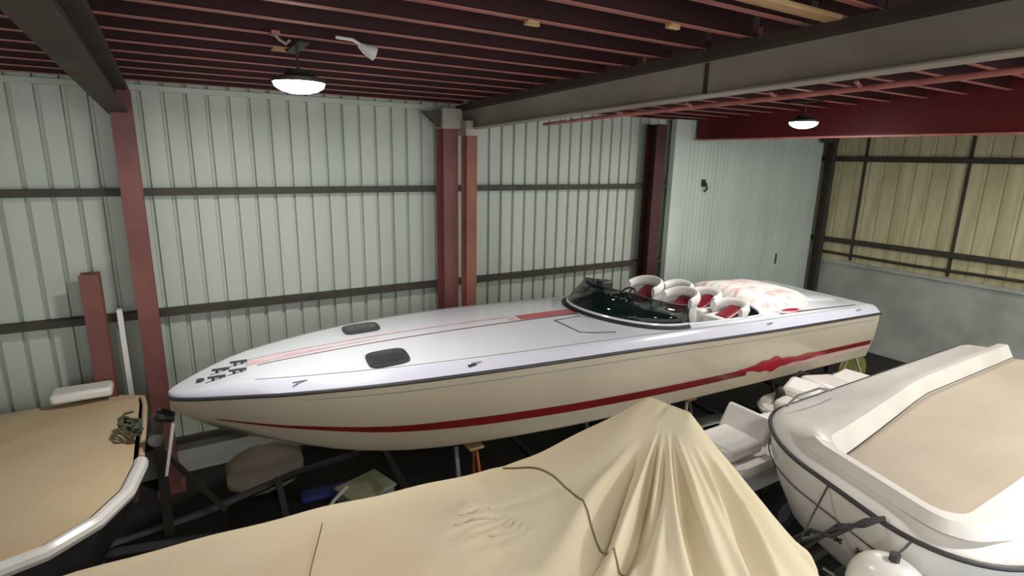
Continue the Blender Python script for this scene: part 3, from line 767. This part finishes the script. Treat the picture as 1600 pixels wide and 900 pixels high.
# hull below
def loft_hull(parent,x0,x1,cy,hb,zt,zb,mt,blunt=.0,name='hull',flip=1):
    m=MB(); rs=[]
    for i in range(25):
        t=i/24; x=lerp(x0,x1,t); h=hb(x); kz=lerp(zb+.45,zb,min(1,t*3)**.6)
        rs.append([(x,cy-h*.97,zt(x)),(x,cy-h*.86,lerp(kz,zt(x),.45)),(x,cy-h*.5,kz+.1),(x,cy,kz),(x,cy+h*.5,kz+.1),(x,cy+h*.86,lerp(kz,zt(x),.45)),(x,cy+h*.97,zt(x))])
    m.loft(rs); m.add(rs[-1],[tuple(range(7))]); return m.build(name,mt,parent,smooth=40)
loft_hull(cb,XB+.12,XS-.06,CY,lambda x:max(.02,cov_hb(x)-.05),lambda x:interp(x,[-2.7,-1,.5,2,3.42],[2.30,2.25,2.18,2.1,1.88])-.05,.62,M['wht'])
rebase(cb)
def simple_trailer(x0,x1,cy,zk_,label,wheelx,w=.75):
    e=empty('boat_trailer',((x0+x1)/2,cy,0),label,'trailer')
    for sg in (-1,1):
        m=MB(); m.tube([(x0,cy+sg*.03,.45),(x0+.9,cy+sg*w*.7,.45),(x1,cy+sg*w*.7,.45)],.045,6); m.build('frame_rail',M['trdark'],e)
        m=MB(); c=Vector((wheelx,cy+sg*(w+.12),.3)); m.tube([c-Vector((0,.09,0)),c-Vector((0,.1,0)),c+Vector((0,.1,0)),c+Vector((0,.09,0))],[.2,.3,.3,.2],20); o=m.build('wheel',M['black'],e)
        m=MB(); m.tube([c-Vector((0,.105,0)),c+Vector((0,.105,0))],.14,12); m.build('wheel_rim',M['galv'],o)
        m=MB(); m.box((x0+1.2,cy+sg*.3-.05,zk_-.02),(x1-.1,cy+sg*.3+.05,zk_+.08)); m.build('bunk',M['liner'],e,smooth=0)
        for xx in (x0+1.4,(x0+x1)/2,x1-.3):
            m=MB(); m.bar((xx,cy+sg*.32,.45),(xx,cy+sg*.3,zk_),.05,.05); m.build('bunk_post',M['galv'],e,smooth=0)
    for xx in (x0+1.4,(x0+x1)/2,wheelx,x1-.3):
        m=MB(); m.bar((xx,cy-w*.72,.45),(xx,cy+w*.72,.45),.06,.06); m.build('crossmember',M['trdark'],e,smooth=0)
    m=MB(); m.bar((wheelx,cy-w-.05,.3),(wheelx,cy+w+.05,.3),.05,.05); m.bar((wheelx,cy-w*.6,.3),(wheelx,cy-w*.6,.45),.05,.05); m.bar((wheelx,cy+w*.6,.3),(wheelx,cy+w*.6,.45),.05,.05); m.build('axle',M['trdark'],e,smooth=0)
    m=MB(); m.cyl((x0+.15,cy,0),(x0+.15,cy,.5),.03,10); m.build('jockey_leg',M['galv'],e)
    rebase(e); return e
simple_trailer(-3.0,3.3,CY,.62,'trailer under the canvas covered motorboat in front',1.6)

# ================================================================== WHITE BOAT, RIGHT
RX0,RX1,RCY=4.28,9.6,2.02
def rr_outline(x0,x1,cy,hb,rad,n=72,ex=2.6):
    pts=[]
    # start at stern near, go along near side to front, round, back along the far side
    def c(cx,cy_,a0,a1,r,k): return [(cx+r*math.cos(lerp(a0,a1,i/k)),cy_+r*math.sin(lerp(a0,a1,i/k))) for i in range(k+1)]
    k=14
    pts+= [(x1-(x1-x0-rad)*i/14,cy-hb) for i in range(14)]
    pts+= c(x0+rad,cy-hb+rad,-math.pi/2,-math.pi,rad,k)
    pts+= [(x0,lerp(cy-hb+rad,cy+hb-rad,i/5)) for i in range(1,5)]
    pts+= c(x0+rad,cy+hb-rad,math.pi,math.pi/2,rad,k)
    pts+= [(x0+rad+(x1-x0-rad)*i/14,cy+hb) for i in range(1,15)]
    return pts
SH=0
def ring_z(o,f): return [(x+SH*(y-1.75)*max(0,1-(x-4.2)/2.6),y,f(x,y)) for x,y in o]
SH=.32
wbt=empty('white_motorboat',(7,RCY,0),'white blunt ended boat with taupe cover at the right edge','boat')
def sheer(x,y): return 2.0+.05*max(0,(5.2-x))*.5
O=lambda inset,rad: rr_outline(RX0+inset*.9,RX1,RCY,1.18-inset,rad)
O2=lambda fx,far,near,rad: [(x,y-(.34*max(0,1-(x-4.5)/2.6)*min(1,max(0,(y-RCY)/.5)) if far>.3 else 0)*min(1,(far-.3)/.3)) for x,y in rr_outline(RX0+fx,RX1,RCY+(near-far)/2,1.18-(near+far)/2,rad)]
front=lambda x: max(0,1-(x-RX0)/.9)
r0=ring_z(O(.62,.5),lambda x,y:.82+.45*front(x)); r1=ring_z(O(.30,.7),lambda x,y:1.02+.32*front(x)); r2=ring_z(O(.13,.8),lambda x,y:1.4+.14*front(x)); r3=ring_z(O(.03,.85),lambda x,y:1.75); r4=ring_z(O(0,.85),sheer)
m=MB(); m.loft([r0,r1,r2,r3,r4]); 
for R_ in (r0,): m.add(R_,[tuple(range(len(R_)))])
ends=[r[0] for r in (r0,r1,r2,r3,r4)]+[r[-1] for r in (r4,r3,r2,r1,r0)]
m.add(ends,[tuple(range(len(ends)))])
m.build('hull',M['wht'],wbt,smooth=45)
a0=r4; a1=ring_z(O(.04,.83),lambda x,y:sheer(x,y)+.05); a2=ring_z(O(.13,.74),lambda x,y:sheer(x,y)+.09); a3=ring_z(O2(.10,.36,.22,.4),lambda x,y:sheer(x,y)+.12); a4=ring_z(O2(.14,.46,.3,.3),lambda x,y:sheer(x,y)+.21); a5=ring_z(O2(.20,.56,.4,.22),lambda x,y:sheer(x,y)+.22); a6=ring_z(O2(.27,.66,.48,.16),lambda x,y:sheer(x,y)+.03)
m=MB(); m.loft([a0,a1,a2,a3,a4,a5,a6]); m.build('deck',M['whtwarm'],wbt,smooth=38)
c0=ring_z(O2(.24,.63,.45,.16),lambda x,y:sheer(x,y)+.05); c1=ring_z(O2(.38,.8,.6,.16),lambda x,y:sheer(x,y)+.07)
m=MB(); m.loft([c0,c1]); m.add(c1,[tuple(range(len(c1)))]); m.build('cockpit_cover',M['taupe'],wbt,smooth=40)
m=MB(); m.tube([(x,y,z+.0) for x,y,z in ring_z(O(-.012,.86),sheer)],.02,8); m.build('rub_rail',M['dkgrey'],wbt)
m=MB(); m.tube([(x,y,z+.02) for x,y,z in ring_z(O2(.25,.64,.46,.16),lambda x,y:sheer(x,y)+.04)],.008,6); m.build('cover_cord',M['cord'],wbt)
m=MB(); m.tube([(x,y,z) for x,y,z in ring_z(O(.005,.85),lambda x,y:1.76)][18:44],.006,6); m.build('hull_cord',M['cord'],wbt)
for (y,z) in ((1.95,1.62),(1.78,1.62)):
    m=MB(); x=RX0+.055; m.bar((x,y-.03,z-.02),(x,y+.03,z+.02),.012,.02); m.bar((x,y-.03,z+.02),(x,y+.03,z-.02),.012,.02); m.build('hull_mark',M['cord'],wbt,smooth=0)
m=MB(); q=[(RX0+.9,RCY+1.0,2.16),(RX0+1.1,RCY+1.02,2.22),(RX0+1.5,RCY+1.02,2.22),(RX0+1.7,RCY+1.0,2.16)]; m.tube(q,.012,8); m.build('grab_rail',M['galv'],wbt)
m=MB(); q=[(RX0+.02,1.75,2.0),(RX0+.0,1.6,1.95),(RX0-.02,1.5,1.85),(RX0-.04,1.45,1.6),(RX0-.05,1.5,1.3)]; m.tube(q,.014,6); m.build('tie_strap',M['taupe'],wbt)
rebase(wbt)
simple_trailer(3.7,9.4,RCY,.80,'trailer under the white blunt ended boat at right',7.6)
# dark tangled gear in front of the bow
e=empty('trailer_winch',(4.05,1.62,0),'dark winch stand with straps before the white boat at right','winch')
m=MB(); m.bar((0,0,0),(0,0,1.45),.07,.07); m.build('post',M['trdark'],e,smooth=0)
m=MB(); m.cyl((0,-.12,1.42),(0,.12,1.42),.08,14); m.build('drum',M['dkgrey'],e)
m=MB(); m.tube([(0,.14,1.42),(.02,.2,1.5),(.02,.28,1.5)],.012,6); m.build('crank',M['galv'],e)
m=MB(); m.tube([(.0,0,1.45),(.08,.3,1.32),(.05,.7,1.2),(.1,1.0,1.05)],.03,6); m.tube([(0,0,1.35),(.05,.35,1.2),(.1,.75,1.08),(.15,1.1,.98)],.025,6); m.build('strap',M['trdark'],e)

SH=0
# small dinghy shapes
def dinghy(name,x0,x1,cy,hb,rad,zb,zt,label,mt,cat='boat',cover=None):
    e=empty(name,((x0+x1)/2,cy,0),label,cat)
    def o(i,r): return rr_outline(x0+i,x1-i*.4,cy,hb-i,max(.05,r))
    q=[ring_z(o(.22,rad*.7),lambda x,y:zb),ring_z(o(.08,rad*.9),lambda x,y:zb+.12),ring_z(o(.0,rad),lambda x,y:zt)]
    m=MB(); m.loft(q); m.add(q[0],[tuple(range(len(q[0])))]); en=[r[0] for r in q]+[r[-1] for r in q[::-1]]; m.add(en,[tuple(range(6))]); m.build('hull',mt,e,smooth=45)
    t=[ring_z(o(-.02,rad),lambda x,y:zt-.05),ring_z(o(-.03,rad),lambda x,y:zt),ring_z(o(.0,rad),lambda x,y:zt+.05),ring_z(o(.12,rad*.85),lambda x,y:zt+.05)]
    m=MB(); m.loft(t); m.build('gunwale',M['wht'],e,smooth=50)
    d=[ring_z(o(.11,rad*.85),lambda x,y:zt+.05),ring_z(o(.2,rad*.7),lambda x,y:zt-.02)]
    m=MB(); m.loft(d); m.add(d[1],[tuple(range(len(d[1])))]); m.build('deck',cover or M['whtwarm'],e,smooth=45)
    return e
def cushion(e,c,sx,sy,sz,mt,rx=0,ry=0,rz=0,name='seat_cushion'):
    m=MB(); R=Matrix.Rotation(rz,3,'Z')@Matrix.Rotation(ry,3,'Y')@Matrix.Rotation(rx,3,'X')
    m.box((-sx/2,-sy/2,-sz/2),(sx/2,sy/2,sz/2),rot=R,at=c); return m.build(name,mt,e,bevel=min(sx,sy,sz)*.3)
e=dinghy('small_white_dinghy',5.08,6.95,3.93,.42,.38,.55,1.06,'small white seat topped craft between the canvas cover and white boat',M['whtwarm'])
cushion(e,(5.6,3.95,1.19),.62,.58,.16,M['wht']); cushion(e,(5.98,3.97,1.34),.12,.66,.36,M['wht'],ry=.55,name='backrest'); cushion(e,(6.6,3.97,1.16),.5,.5,.12,M['wht'])
m=MB(); m.box((5.9,3.46,1.0),(6.05,3.53,1.1)); m.build('fitting',M['black'],e,bevel=.01)
rebase(e)
simple_trailer(4.75,7.0,3.97,.55,'low trailer under the small white dinghy',6.2,.3)
e=dinghy('small_boat',7.1,9.8,4.28,.46,.42,.6,1.05,'white small boat with heaped cushions under the speedboat stern',M['whtwarm'])
for k,(x,y,z,sx,sy,sz,ry,rz) in enumerate([(7.4,4.15,1.15,.5,.55,.2,.15,.3),(7.75,4.3,1.27,.4,.5,.26,-.3,.2),(8.35,4.2,1.24,.7,.7,.24,.12,-.1),(9.0,4.15,1.2,.6,.7,.2,-.05,.1)]): cushion(e,(x,y,z),sx,sy,sz,M['wht'] if k%2 else M['whtwarm'],ry=ry,rz=rz)
m=MB(); m.tube([(7.95,4.62,1.1),(7.95,4.6,1.36),(8.1,4.58,1.42),(8.3,4.55,1.34)],.03,8); m.build('handrail',M['black'],e)
m=MB(); m.box((7.5,4.42,1.05),(7.68,4.6,1.3)); m.build('motor_cowl',M['dkgrey'],e,bevel=.05)
rebase(e)
simple_trailer(7.1,9.7,4.28,.60,'low trailer under the small boat with heaped cushions',9.2,.35)

# lower right: dinghy nose + fender
e=empty('grey_dinghy',(4.9,2.45,0),'')
bpy.data.objects.remove(e)
def blob(name,c,rx,ry,rz,mt,label,cat,tilt=0.,fit=True):
    e=empty(name,(c[0],c[1],c[2]-rz),label,cat)
    m=MB(); rs=[]; n=24
    for i in range(15):
        p=math.pi*i/14-math.pi/2; cr=math.copysign(abs(math.cos(p))**.75,math.cos(p)); sz=math.sin(p)
        rs.append([(rx*cr*math.cos(2*math.pi*k/n),ry*cr*math.sin(2*math.pi*k/n),rz+rz*sz) for k in range(n)])
    m.loft(rs,True); m.build('body',mt,e,smooth=60)
    return e
# ================================================================== LEFT BOAT
lb=empty('beige_covered_boat',(-2.6,6.6,0),'boat under a beige cover with a white edge at the left','boat')
def lo(i,r):
    X1=-.42-i; X0=-6.0
    pts=[(-6.0,4.75+i)]
    prof=[(-6.0,4.7),(-3.0,4.72),(-1.6,4.85),(-1.1,5.0),(-.80,5.25),(-.60,5.62),(-.51,6.1),(-.51,6.6),(-.51,7.2),(-.52,7.7),(-.55,8.0),(-.8,8.14),(-1.5,8.18),(-3,8.18),(-6,8.18)]
    cx,cy=-3.2,6.45; out=[]
    for j in range(len(prof)-1):
        for k in range(5):
            t=k/5; x=lerp(prof[j][0],prof[j+1][0],t); y=lerp(prof[j][1],prof[j+1][1],t)
            out.append((x,y))
    out.append(prof[-1])
    res=[]
    for x,y in out:
        dx,dy=x-(-2.2 if x>-2.2 else x),y-cy; L=math.hypot(dx,dy) or 1
        res.append((x-dx/L*i,y-dy/L*i))
    return res
q=[ring_z(lo(.8,0),lambda x,y:.6),ring_z(lo(.35,0),lambda x,y:.8),ring_z(lo(.08,0),lambda x,y:1.25),ring_z(lo(.03,0),lambda x,y:1.5)]
m=MB(); m.loft(q); m.add(q[0],[tuple(range(len(q[0])))]); en=[r[0] for r in q]+[r[-1] for r in q[::-1]]; m.add(en,[tuple(range(8))]); m.build('hull',M['dkgrey'],lb,smooth=45)
q=[ring_z(lo(.08,0),lambda x,y:1.57),ring_z(lo(.3,0),lambda x,y:1.60+.01*math.sin(x*6)),ring_z(lo(.9,0),lambda x,y:1.64+.02*math.sin(x*3+y*2)),ring_z(lo(1.5,0),lambda x,y:1.67)]
m=MB(); m.loft(q); m.add(q[-1],[tuple(range(len(q[-1])))]); m.build('canvas_cover',M['canvas2'],lb,smooth=60)
m=MB(); P=ring_z(lo(.02,0),lambda x,y:1.53); m.tube(P[:32],.065,10); m.build('edge_tube',M['wht'],lb)
m=MB(); m.tube(P[32:56],.03,8); m.build('edge_piping',M['canvas2'],lb)
cushion(lb,(-1.15,8.0,1.72),.6,.3,.12,M['wht'],name='rolled_fender')
rebase(lb)
simple_trailer(-5.8,-1.2,6.45,.6,'trailer under the beige covered boat at left',-3.5)
# rope bundle
m=MB(); random.seed(3)
pts=[]
for k in range(90):
    a=k*.55; pts.append((-.62+.09*math.cos(a)+.02*math.sin(k*1.7),6.72+.16*math.sin(a*.93)+.03*math.cos(k),1.70+.05*math.sin(k*.37)+.0006*k))
m.tube(pts,.014,6); tag(m.build('rope_coil',M['rope']),'mossy grey rope coiled at the speedboat bow tip','rope')

# ------------------------------------------------------------------ fenders hanging on the front of the white boat
def fender(c,rx,ry,rz,ztop,xtop,mt,label):
    e=blob('boat_fender',c,rx,ry,rz,mt,label,'fender')
    m=MB(); m.tube([(0,0,2*rz-.02),(0,0,2*rz+.05)],.035,8); m.build('rope_eye',M['dkgrey'],e)
    m=MB(); m.tube([(0,0,2*rz+.03),((xtop-c[0])*.5,0,lerp(2*rz,ztop-(c[2]-rz),.55)),(xtop-c[0],0,ztop-(c[2]-rz))],.009,6); m.build('rope',M['cord'],e)
fender((3.98,1.42,1.68),.2,.27,.27,2.03,4.26,M['wht'],'fat white fender in the lower right corner, hung on the white boat')
fender((4.02,2.12,1.2),.2,.22,.25,2.03,4.42,M['ltgrey'],'grey fender hanging low between the canvas cover and white boat')
m=MB()
for k,(o,q) in enumerate(((0,0),(.05,.04),(-.04,.09),(.02,-.06))):
    m.tube([(4.16+o,2.42,1.18+q),(4.14+o,2.26,1.42+q*.5),(4.12-o,2.08,1.60+q),(4.12+o,1.88,1.84-q*.5),(4.14,1.70,2.0+q*.3),(4.24,1.62,2.06)],.018,6)
o=tag(m.build('mooring_rope',M['trdark']),'bundle of black mooring ropes looped under the white boat front','rope')
